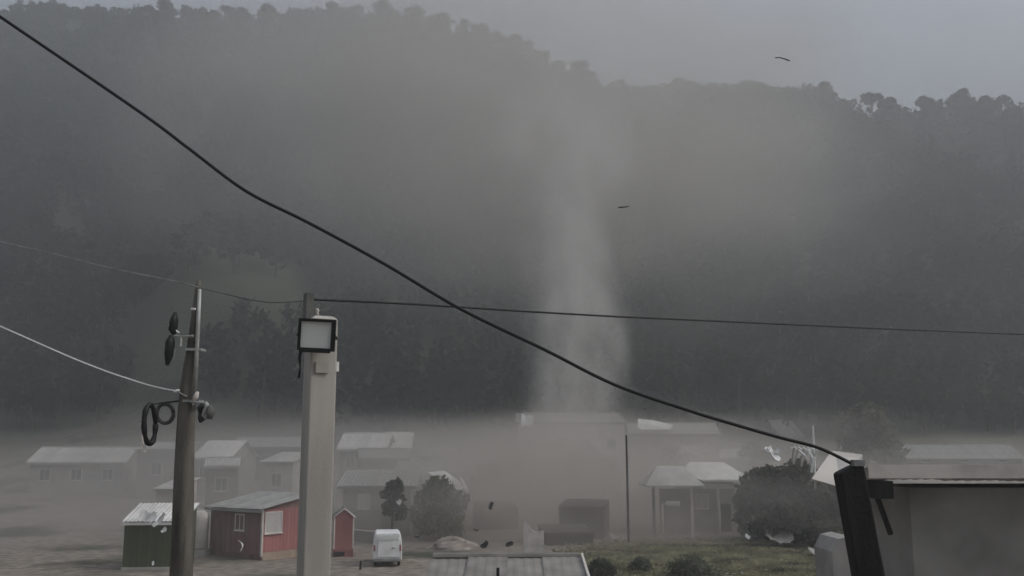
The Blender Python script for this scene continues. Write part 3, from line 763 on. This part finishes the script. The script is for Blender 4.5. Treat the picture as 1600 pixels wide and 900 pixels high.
# thin line pole to pole and on to the right
def wire(pts, r, m, label, name='wire'):
    return solo(name, MB().tube(spline(pts, 6), r, 6), m, label, 'wire', smooth=True)
wire([at(-420, 290, 16), at(-150, 345, 14.4), at(60, 391, 13.2), at(170, 418, 12.6), at(275, 440, 12.1), at(310, 449, 11.9)], .011, M_steel, 'pale wire coming in from the left to the top of the timber pole')
wire([at(310, 449, 11.9), at(400, 470, 10.5), at(450, 472, 9.6), at(489, 468, 9.0)], .007, M_tarp, 'faint wire between the tops of the timber pole and concrete pole')
wire([at(489, 468, 9.0), at(560, 471, 9.4), at(640, 475, 9.9), at(720, 480, 10.4), at(830, 487, 11), at(950, 494, 11.8), at(1100, 501, 13), at(1250, 508, 14), at(1383, 514, 15), at(1640, 524, 17), at(1900, 532, 19)], .0125, M_cable, 'thin dark wire from the concrete pole across to the right')
wire([at(-420, 300, 14.5), at(-150, 440, 13.4), at(60, 536, 12.6), at(150, 574, 12.3), at(217, 597, 12.1), at(250, 606, 12), at(276, 611, Yl - .12)], .009, M_porc, 'short white wire ending at the insulator on the timber pole')

# ---------------------------------------------------------------- white box van-like appliance, debris
Yv = 51
p = at(605, 878, Yv); zb = gz(p.x, Yv)
WV = thing('white_van', 'small white box van seen from behind on the earth yard', 'van', (p.x, Yv, zb), R(8))
mb = MB(); pr = [(.74, .32), (.76, .7), (.72, 1.35), (.66, 1.62), (.58, 1.68)]
prof = [(-x, z) for x, z in pr[::-1]]; prof = [(x, z) for x, z in pr] + prof
k = len(prof); vs = [(x, 0, z) for x, z in prof] + [(x * 1.01, .6, z + .02) for x, z in prof] + [(x * .98, 2.6, z) for x, z in prof]
mb.add(vs, [tuple(range(k)), tuple(range(2 * k, 3 * k))[::-1]] + [(r * k + i, r * k + k + i, r * k + k + (i + 1) % k, r * k + (i + 1) % k) for r in range(2) for i in range(k)])
part('body', mb, M_white, WV, bev=.05)
part('rear_door', MB().box((.06, -.02, .95), (1.1, .05, .95)), M_white, WV, bev=.02)
part('bumper', MB().box((0, -.05, .36), (1.4, .12, .16)), M_roofg, WV, bev=.03)
part('rear_window', MB().box((.06, -.05, 1.46), (1.02, .03, .2)), M_lens, WV, bev=.01)
part('bonnet', MB().box((0, 3.0, .65), (1.4, .9, .65)), M_white, WV, bev=.08)
part('handle', MB().box((.3, -.06, .95), (.16, .03, .04)), M_roofd, WV)
for x in (-.6, .6):
    part('tail_light', MB().box((x * 1.1, -.03, .95), (.08, .04, .3)), M_red, WV)
    for y in (.5, 2.7):
        wl = part('wheel', MB().lathe([(.2, -.08), (.29, -.075), (.31, 0), (.29, .075), (.2, .08)], 18, (x, y, .31), Matrix.Rotation(PI / 2, 4, 'Y')), M_blackp, WV, True)
        part('rim', MB().lathe([(.05, -.09), (.17, -.085), (.18, .0), (.17, .085), (.05, .09)], 14, (x, y, .31), Matrix.Rotation(PI / 2, 4, 'Y')), M_steel, wl, True)

def flake(name, label, cat, px, py, Y, w_, h_, m, tilt=(0, 0, 0), bend=.15, group=None, n=6):
    """torn, bent sheet with thickness"""
    mb = MB(); vs = []
    for i in range(n + 1):
        u = i / n - .5
        zo = bend * w_ * (u * u * 4 - .33) + random.uniform(-.03, .03) * w_
        e = h_ * (.5 + random.uniform(-.18, .12)) * (1 - .35 * abs(u))
        for y in (-e, e): vs += [(u * w_, y, zo), (u * w_, y, zo - .03)]
    fs = []
    for i in range(n):
        a, b = i * 4, (i + 1) * 4
        fs += [(a, b, b + 2, a + 2), (a + 1, a + 3, b + 3, b + 1), (a, a + 1, b + 1, b), (a + 2, b + 2, b + 3, a + 3)]
    fs += [(0, 2, 3, 1), (n * 4, n * 4 + 1, n * 4 + 3, n * 4 + 2)]
    o = solo(name, mb.add(vs, fs), m, label, cat, at(px, py, Y), 0, group)
    o.rotation_euler = tilt; return o
flake('flying_sheet', 'small dark sheet whirling in mid air before the hillside', 'debris', 974, 323, 40, .44, .3, M_blackp, (R(8), R(-6), 0), .05)
flake('flying_strip', 'thin dark strip whirling high up against the pale sky', 'debris', 1223, 91, 40, .66, .16, M_tarp, (R(15), R(13), 0), -.08)
def torn(name, label, cat, pts, m, th=.05):
    """a torn sheet from its corner points in the place"""
    c = sum(pts, Vector()) / len(pts); q = [p - c for p in pts]; k = len(q)
    nn = (q[1] - q[0]).cross(q[2] - q[0]).normalized() * th
    mb = MB().add(q + [v + nn for v in q], [(k + i, k + (i + 1) % k, 2 * k) for i in range(k)] if False else [])
    vs = q + [v + nn for v in q] + [Vector(), nn]
    mb = MB().add(vs, [(i, (i + 1) % k, 2 * k) for i in range(k)] + [(k + (i + 1) % k, k + i, 2 * k + 1) for i in range(k)] + [((i + 1) % k, i, k + i, k + (i + 1) % k) for i in range(k)])
    return solo(name, mb, m, label, cat, c)
torn('bent_sheet', 'white upturned bent sheet on the roof beyond the pavilion', 'debris', [at(997, 654, 115), at(1022, 657, 116.5), at(1052, 664, 117.5), at(1046, 671, 114.6), at(1002, 671, 114), at(996, 666, 114.5)], M_white)
torn('torn_sheet', 'pale torn sheet hanging over the annex roof end', 'debris', [at(668, 738, 69.6), at(694, 735, 69.8), at(712, 748, 69), at(727, 757, 68.6), at(722, 764, 68), at(706, 757, 68.2), at(694, 760, 68.2), at(684, 746, 68.6)], M_roofp)
torn('torn_sheet', 'narrow white strip lying flat under the torn sheet on annex roof', 'debris', [at(690, 760, 68.2), at(722, 761, 67.6), at(722, 765, 67.4), at(692, 764.5, 67.9)], M_white)
torn('torn_sheet', 'small white scrap curled up at the end of the annex roof', 'debris', [at(718, 748, 68.3), at(722, 746, 68.6), at(729, 760, 68), at(733, 768, 67.6), at(727, 770, 67.5), at(724, 758, 67.9)], M_trim)
flake('roof_scrap', 'small bright scrap on the pale block roof inside the dust', 'debris', 824, 657, 110, 1.4, 1.6, M_white, (R(70), R(3), 0), .1)
flake('roof_scrap', 'pale scrap low on the wall of the long pale building', 'debris', 1077, 702, 112, 1.9, 1.2, M_white, (R(80), 0, 0), .1)
o_ = at(377, 852, 49.5)
solo('curved_scrap', MB().tube(spline([at(372, 844, 49.5) - o_, at(377, 848, 49.5) - o_, at(379, 853, 49.4) - o_, at(376, 861, 49.4) - o_], 5), [.03] * 5 + [.06] * 6 + [.04] * 5, 6, .5), M_white, 'thin white curved scrap in the air before the dim front of red house', 'debris', o_, smooth=True)
flake('white_scrap', 'white crumpled scrap on green shed at the photo edge', 'debris', 226, 806, 49, .5, .6, M_white, (R(80), R(20), 0), .3)
flake('white_scrap', 'white crumpled scrap on green shed nearer the timber pole', 'debris', 238, 808, 49, .35, .6, M_white, (R(80), R(50), 0), .4)
flake('white_strip', 'slanting thin white strip at the top of green shed', 'debris', 249, 812, 49, .85, .22, M_white, (R(75), R(-50), 0), .15)
flake('white_strip', 'tiny white strip halfway down the green shed front', 'debris', 256, 828, 49, .3, .2, M_white, (R(75), R(-45), 0), .2)
flake('white_scrap', 'tiny white scrap at the foot of green shed', 'debris', 239, 880, 49, .1, .2, M_white, (R(80), 0, 0), .1)
flake('flying_scrap', 'bright white twisted scrap in the air left of the aerial', 'debris', 1209, 709, 16, .27, .11, M_white, (R(60), R(55), 0), .12)
flake('flying_scrap', 'tiny bright speck left of the twisted white scrap', 'debris', 1199, 702, 16, .09, .08, M_white, (R(60), R(40), 0), .1)
flake('flying_scrap', 'tiny bright speck right of the twisted white scrap', 'debris', 1215, 704, 16, .08, .08, M_white, (R(60), R(-60), 0), .1)
flake('tree_scrap', 'small white scrap on the dark tree before the grey house', 'debris', 624, 784, 62, .3, .3, M_white, (R(70), R(-50), 0), .2)
flake('fallen_sheet', 'pale rounded sheet curled up at the foot of the thin pole', 'debris', 970, 839, 66, 1.4, .9, M_wallp, (R(25), R(-8), 0), .28)
flake('fallen_sheet', 'pale bent sheet lying dark edged under the dark trees', 'debris', 1216, 836, 60, 1.7, 1.4, M_wallg, (R(30), R(8), 0), .16)
flake('fallen_sheet', 'dark scrap lying left of the bent sheet under the trees', 'debris', 1178, 834, 61, 1.0, 1.0, M_tarp, (R(20), R(-10), 0), .3)
flake('white_scrap', 'bright tiny scrap beside the dark scrap under the trees', 'debris', 1168, 838, 60, .32, .3, M_white, (R(60), R(40), 0), .1)
flake('fallen_sheet', 'greyish sheet lying close to the pale slanted wall end', 'debris', 1285, 866, 55, 1.6, 1.0, M_wallg, (R(20), R(15), 0), .1)

for (px, py, Y, w_, h_, tl, l) in ((767, 790, 58, .22, .45, (80, 20), 'small dark scrap in the dust, highest of those left of the broken wall'), (744, 828, 58, .3, .14, (30, 10), 'tiny dark scrap low over the rubble heap'),
                         (757, 851, 56, .5, .3, (60, -40), 'dark curled scrap left of the broken wall near the ground'), (796, 850, 56, .24, .5, (80, 70), 'dark upright scrap closest to the broken wall on its left'),
                         (652, 838, 58, .3, .14, (20, 0), 'tiny dark scrap just right of the white van')):
    flake('dark_scrap', l, 'debris', px, py, Y, w_, h_, M_black, (R(tl[0]), R(tl[1]), 0), .3)
a_, b_ = at(548, 830, 65), at(604, 838, 62.5)
za = gz(a_.x, 65); d_ = b_ - a_; d_.z = 0
lw = thing('yard_wall', 'low grey yard wall with pale coping between red shed and grey house', 'wall', (a_.x, a_.y, za), math.atan2(d_.y, d_.x))
part('wall_body', MB().box((d_.length / 2, 0, .2), (d_.length, .16, .9)), M_wallg, lw)
part('coping', MB().box((d_.length / 2, 0, .68), (d_.length + .06, .24, .07)), M_trim, lw)
def heap(name, label, px, py, Y, w_, d_, h_, m):
    p = at(px, py, Y); mb = MB(); n, mm = 18, 6; vs = []
    for i in range(mm + 1):
        r_ = 1 - i / mm
        for j in range(n):
            a = 2 * PI * j / n; q_ = r_ * (1 + .18 * math.sin(3 * a + i) + random.uniform(-.08, .08))
            vs.append((math.cos(a) * q_ * w_ / 2, math.sin(a) * q_ * d_ / 2, h_ * (1 - r_ ** 1.8) + random.uniform(-.06, .06) * h_ - .06))
    fs = [(i * n + j, i * n + (j + 1) % n, (i + 1) * n + (j + 1) % n, (i + 1) * n + j) for i in range(mm) for j in range(n)]
    o = link(name, mb.add(vs, fs).mesh(name, m), None, (p.x, Y, gz(p.x, Y)))
    return tag(o, label, 'heap')
heap('rubble_heap', 'low pale heap of rubble between the bushy tree and near roof', 708, 850, 60, 3.4, 2.0, .8, M_rubble)
heap('rubble_heap', 'brownish heap of rubble in front of the low brown shed', 865, 872, 50, 3.2, 1.6, .6, M_rubble)

# small dark stubs by the van and before the near roof
p = at(563, 878, 50); solo('short_stake', MB().tube([(0, 0, -.1), (.03, 0, .42)], [.06, .05], 7), M_black, 'short dark stake between red shed and white van', 'stake', (p.x, 50, gz(p.x, 50)))
p = at(778, 905, 23); solo('vent_pipe', MB().tube([(0, 0, zE - .75), (0, 0, at(778, 887, 23).z)], .035, 8), M_black, 'small black pipe poking up at the lower edge of near roof', 'pipe', (p.x, 23, 0))

# ---------------------------------------------------------------- trees in the village
def tree_at(name, label, cat, px, pyb, pyt, Y, wpx, n, leaf, m, **kw):
    p = at(px, pyb, Y); z = gz(p.x, Y)
    h = at(px, pyt, Y).z - z
    cr = wpx / F * Y / 2
    return make_tree(name, label, cat, h, cr, n, leaf, m, (p.x, Y, z), **kw)
tree_at('bushy_tree', 'dense dark green tree in front of the grey annex', 'tree', 686, 840, 744, 66, 84, 2600, .17, M_leafg, nl=11, low=0.18, squash=.95)
tree_at('dark_tree', 'small dark rounded tree in front of the long grey house', 'tree', 612, 850, 744, 63, 44, 1300, .13, M_leaf, nl=11, low=0.42, squash=1.0)
TG = 'dark trees right of the pavilion'
tree_at('broad_tree', 'dark broad tree nearest the pavilion', 'tree', 1196, 842, 728, 66, 96, 3400, .2, M_leafm, nl=11, low=0.18, squash=.85, group=TG)
tree_at('broad_tree', 'dark broad tree in the middle of the clump behind the aerial', 'tree', 1248, 842, 716, 64, 110, 3600, .2, M_leafm, nl=11, low=0.18, squash=.85, group=TG)
tree_at('broad_tree', 'dark broad tree of the clump closest to black post', 'tree', 1308, 848, 730, 62, 100, 3400, .2, M_leafm, nl=11, low=0.18, squash=.9, group=TG)
for px, pt, l in ((1215, 790, 'low dark bush under the clump, nearest the bent sheet'), (1275, 796, 'low dark bush under the clump, nearest black post')):
    tree_at('dark_bush', l, 'bush', px, 845, pt, 61, 84, 1500, .15, M_leafm, bush=True, squash=.6)
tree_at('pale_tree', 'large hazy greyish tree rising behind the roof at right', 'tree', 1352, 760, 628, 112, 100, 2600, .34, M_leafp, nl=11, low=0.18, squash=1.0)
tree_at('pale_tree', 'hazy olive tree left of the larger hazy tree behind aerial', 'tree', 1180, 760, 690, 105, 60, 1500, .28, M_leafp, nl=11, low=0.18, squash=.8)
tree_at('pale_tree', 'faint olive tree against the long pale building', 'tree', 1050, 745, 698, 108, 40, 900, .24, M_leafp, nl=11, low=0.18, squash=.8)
tree_at('dust_tree', 'dim tree standing inside the dust column before pale block', 'tree', 925, 820, 700, 96, 90, 1800, .3, M_leafn, nl=11, low=0.18, squash=.95)
tree_at('green_bush', 'dark green bush at the corner of near roof', 'bush', 936, 903, 876, 46, 46, 1300, .08, M_leafm, bush=True, squash=.6)
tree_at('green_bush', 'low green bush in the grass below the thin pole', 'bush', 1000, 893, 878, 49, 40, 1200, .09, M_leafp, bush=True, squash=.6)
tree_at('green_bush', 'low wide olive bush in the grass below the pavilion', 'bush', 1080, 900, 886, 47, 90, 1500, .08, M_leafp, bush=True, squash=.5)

# grass of the open plot
gx = rng.uniform(-1, 1, 32000); gy = rng.uniform(-1, 1, 32000)
GY = 51 + gy * 15; GX = 11 + gx * 9.5 + (GY - 51) * .12
k_ = gx ** 2 + gy ** 2 + rng.normal(0, .3, len(gx)) < .9
GX, GY = GX[k_], GY[k_]
me = leaf_mesh('grass', np.stack([GX, GY, ground_z(GX, GY) + rng.uniform(.0, .1, len(GX))], -1), .13, M_grass)
structure(link('grass', me), 'stuff')
# pale curved path across the plot
mb = MB(); vs = []
cl = [at(1120, 897, 47.8), at(1180, 893, 49), at(1240, 888, 50.5), at(1290, 881, 52.4), at(1340, 877, 53.5)]
cl = spline(cl, 5)
for v in cl:
    for s in (-.35, .35):
        z = gz(v.x, v.y + s) + .06; vs += [(v.x, v.y + s, z), (v.x, v.y + s, z - .2)]
fs = []
for i in range(len(cl) - 1):
    a, b = i * 4, (i + 1) * 4
    fs += [(a, b, b + 2, a + 2), (a, a + 1, b + 1, b), (a + 2, b + 2, b + 3, a + 3)]
structure(link('path', mb.add(vs, fs).mesh('path', M_path)))

# ---------------------------------------------------------------- air: haze, dust column, low dust
def vol_nodes(name, col, aniso=0.0):
    m = bpy.data.materials.new(name); m.use_nodes = True
    t = m.node_tree; t.nodes.clear()
    o = t.nodes.new('ShaderNodeOutputMaterial'); v = t.nodes.new('ShaderNodeVolumePrincipled')
    v.inputs['Color'].default_value = (*col, 1); v.inputs['Anisotropy'].default_value = aniso
    t.links.new(v.outputs[0], o.inputs['Volume'])
    return m, t, v
m, t, v = vol_nodes('haze_air', (.385, .40, .41), .2)
v.inputs['Density'].default_value = .0031
zmax = float(max(ground_z(np.linspace(-1400, 1400, 200), np.full(200, 430.0)))) + 40
box = MB().box((0, 300, (zmax - 2) / 2), (2900, 2700, zmax + 2))
hz = structure(link('haze', box.mesh('haze', m)), 'stuff')

def math_node(t, op, a, b=None):
    n = t.nodes.new('ShaderNodeMath'); n.operation = op
    for i, x in enumerate((a, b)):
        if x is None: continue
        if isinstance(x, (int, float)): n.inputs[i].default_value = x
        else: t.links.new(x, n.inputs[i])
    return n.outputs[0]
# tornado: lathe, radius as a curve of height
Yt = 84.0
tb = at(905, 800, Yt)
zb = gz(tb.x, Yt) - .5
TOPZ = 52.0
prof = [(0, 9.5), (4, 7.0), (9, 5.6), (14, 5.1), (20, 5.2), (26, 6.2), (32, 8), (38, 12), (44, 17), (52, 20)]
m, t, v = vol_nodes('tornado_dust', (.93, .915, .895), .3)
tc = t.nodes.new('ShaderNodeTexCoord'); sx = t.nodes.new('ShaderNodeSeparateXYZ')
t.links.new(tc.outputs['Object'], sx.inputs[0])
fz = math_node(t, 'DIVIDE', sx.outputs['Z'], TOPZ)
fc = t.nodes.new('ShaderNodeFloatCurve')
cu = fc.mapping.curves[0]
for i, (z, r) in enumerate(prof):
    x, y = z / TOPZ, r / 40
    if i == 0: cu.points[0].location = (x, y)
    elif i == len(prof) - 1: cu.points[1 if len(cu.points) == 2 else len(cu.points) - 1].location = (x, y)
    else: cu.points.new(x, y)
fc.mapping.update()
t.links.new(fz, fc.inputs['Value'])
rz_ = math_node(t, 'MULTIPLY', fc.outputs[0], 40)
rad = math_node(t, 'SQRT', math_node(t, 'ADD', math_node(t, 'POWER', sx.outputs['X'], 2), math_node(t, 'POWER', sx.outputs['Y'], 2)))
nz = t.nodes.new('ShaderNodeTexNoise'); nz.inputs['Scale'].default_value = .2; nz.inputs['Detail'].default_value = 4
vr = t.nodes.new('ShaderNodeVectorRotate'); vr.rotation_type = 'Z_AXIS'
t.links.new(tc.outputs['Object'], vr.inputs['Vector']); t.links.new(math_node(t, 'MULTIPLY', sx.outputs['Z'], .13), vr.inputs['Angle'])
mpn = t.nodes.new('ShaderNodeMapping'); mpn.inputs['Scale'].default_value = (1, 1, .4)
t.links.new(vr.outputs[0], mpn.inputs[0]); t.links.new(mpn.outputs[0], nz.inputs['Vector'])
wob = math_node(t, 'MULTIPLY', math_node(t, 'SUBTRACT', nz.outputs['Fac'], .5), 2.0)
q = math_node(t, 'ADD', math_node(t, 'DIVIDE', rad, rz_), wob)
mr = t.nodes.new('ShaderNodeMapRange'); mr.interpolation_type = 'SMOOTHSTEP'
mr.inputs['From Min'].default_value = 1.0; mr.inputs['From Max'].default_value = .15
mr.inputs['To Min'].default_value = 0; mr.inputs['To Max'].default_value = 1
t.links.new(q, mr.inputs['Value'])
# thinner as it widens
dens = math_node(t, 'MULTIPLY', mr.outputs[0], math_node(t, 'DIVIDE', .78, math_node(t, 'ADD', rz_, 1.0)))
fade = t.nodes.new('ShaderNodeMapRange'); fade.inputs['From Min'].default_value = TOPZ - 8; fade.inputs['From Max'].default_value = TOPZ - 40
t.links.new(sx.outputs['Z'], fade.inputs['Value'])
dens = math_node(t, 'MULTIPLY', dens, fade.outputs[0])
nb = t.nodes.new('ShaderNodeTexNoise'); nb.inputs['Scale'].default_value = .45; nb.inputs['Detail'].default_value = 4
t.links.new(mpn.outputs[0], nb.inputs['Vector'])
strand = t.nodes.new('ShaderNodeMapRange'); strand.inputs['From Min'].default_value = .34; strand.inputs['From Max'].default_value = .66
strand.inputs['To Min'].default_value = .25; strand.inputs['To Max'].default_value = 1.9
t.links.new(nb.outputs['Fac'], strand.inputs['Value'])
dens = math_node(t, 'MULTIPLY', dens, strand.outputs[0])
t.links.new(dens, v.inputs['Density'])
tor = structure(link('tornado_dust', MB().lathe([(r * 1.35 + .3, z) for z, r in prof], 32).mesh('tornado_dust', m), None, (tb.x, Yt, zb)), 'stuff')

# dust hanging in the air: one soft ragged body each
def dust_body(name, loc, size, dens, col, scale=2.6, amount=.9, inner=.15):
    m, t, v = vol_nodes(name, col, .3)
    tc = t.nodes.new('ShaderNodeTexCoord')
    ln = t.nodes.new('ShaderNodeVectorMath'); ln.operation = 'LENGTH'; t.links.new(tc.outputs['Object'], ln.inputs[0])
    nz = t.nodes.new('ShaderNodeTexNoise'); nz.inputs['Scale'].default_value = scale; nz.inputs['Detail'].default_value = 5
    t.links.new(tc.outputs['Object'], nz.inputs['Vector'])
    q = math_node(t, 'ADD', ln.outputs['Value'], math_node(t, 'MULTIPLY', math_node(t, 'SUBTRACT', nz.outputs['Fac'], .5), amount))
    edge = t.nodes.new('ShaderNodeMapRange'); edge.inputs['From Min'].default_value = 1.0; edge.inputs['From Max'].default_value = .8
    t.links.new(ln.outputs['Value'], edge.inputs['Value'])
    mr = t.nodes.new('ShaderNodeMapRange'); mr.interpolation_type = 'SMOOTHSTEP'
    mr.inputs['From Min'].default_value = 1.0; mr.inputs['From Max'].default_value = inner
    mr.inputs['To Max'].default_value = dens
    t.links.new(q, mr.inputs['Value'])
    t.links.new(math_node(t, 'MULTIPLY', mr.outputs[0], edge.outputs[0]), v.inputs['Density'])
    ell = MB().lathe([(math.cos(a), math.sin(a)) for a in np.linspace(math.asin(max(-.999, (-.8 - loc[2]) / size[2])), 1.53, 11)], 28)
    o = structure(link(name, ell.mesh(name, m), None, loc), 'stuff'); o.scale = size
    return o
dust_body('low_dust', (-6, 82, 0), (78, 40, 11.5), .046, (.73, .71, .685), 4.2, 1.5)
dust_body('base_dust', tuple(at(862, 790, 70)), (21, 15, 8.5), .11, (.70, .66, .615), 2.4, 1.5)
dust_body('dust_cloud', at(820, 200, 125), (66, 32, 36), .040, (.75, .725, .69), 2.0, 1.3, .15)
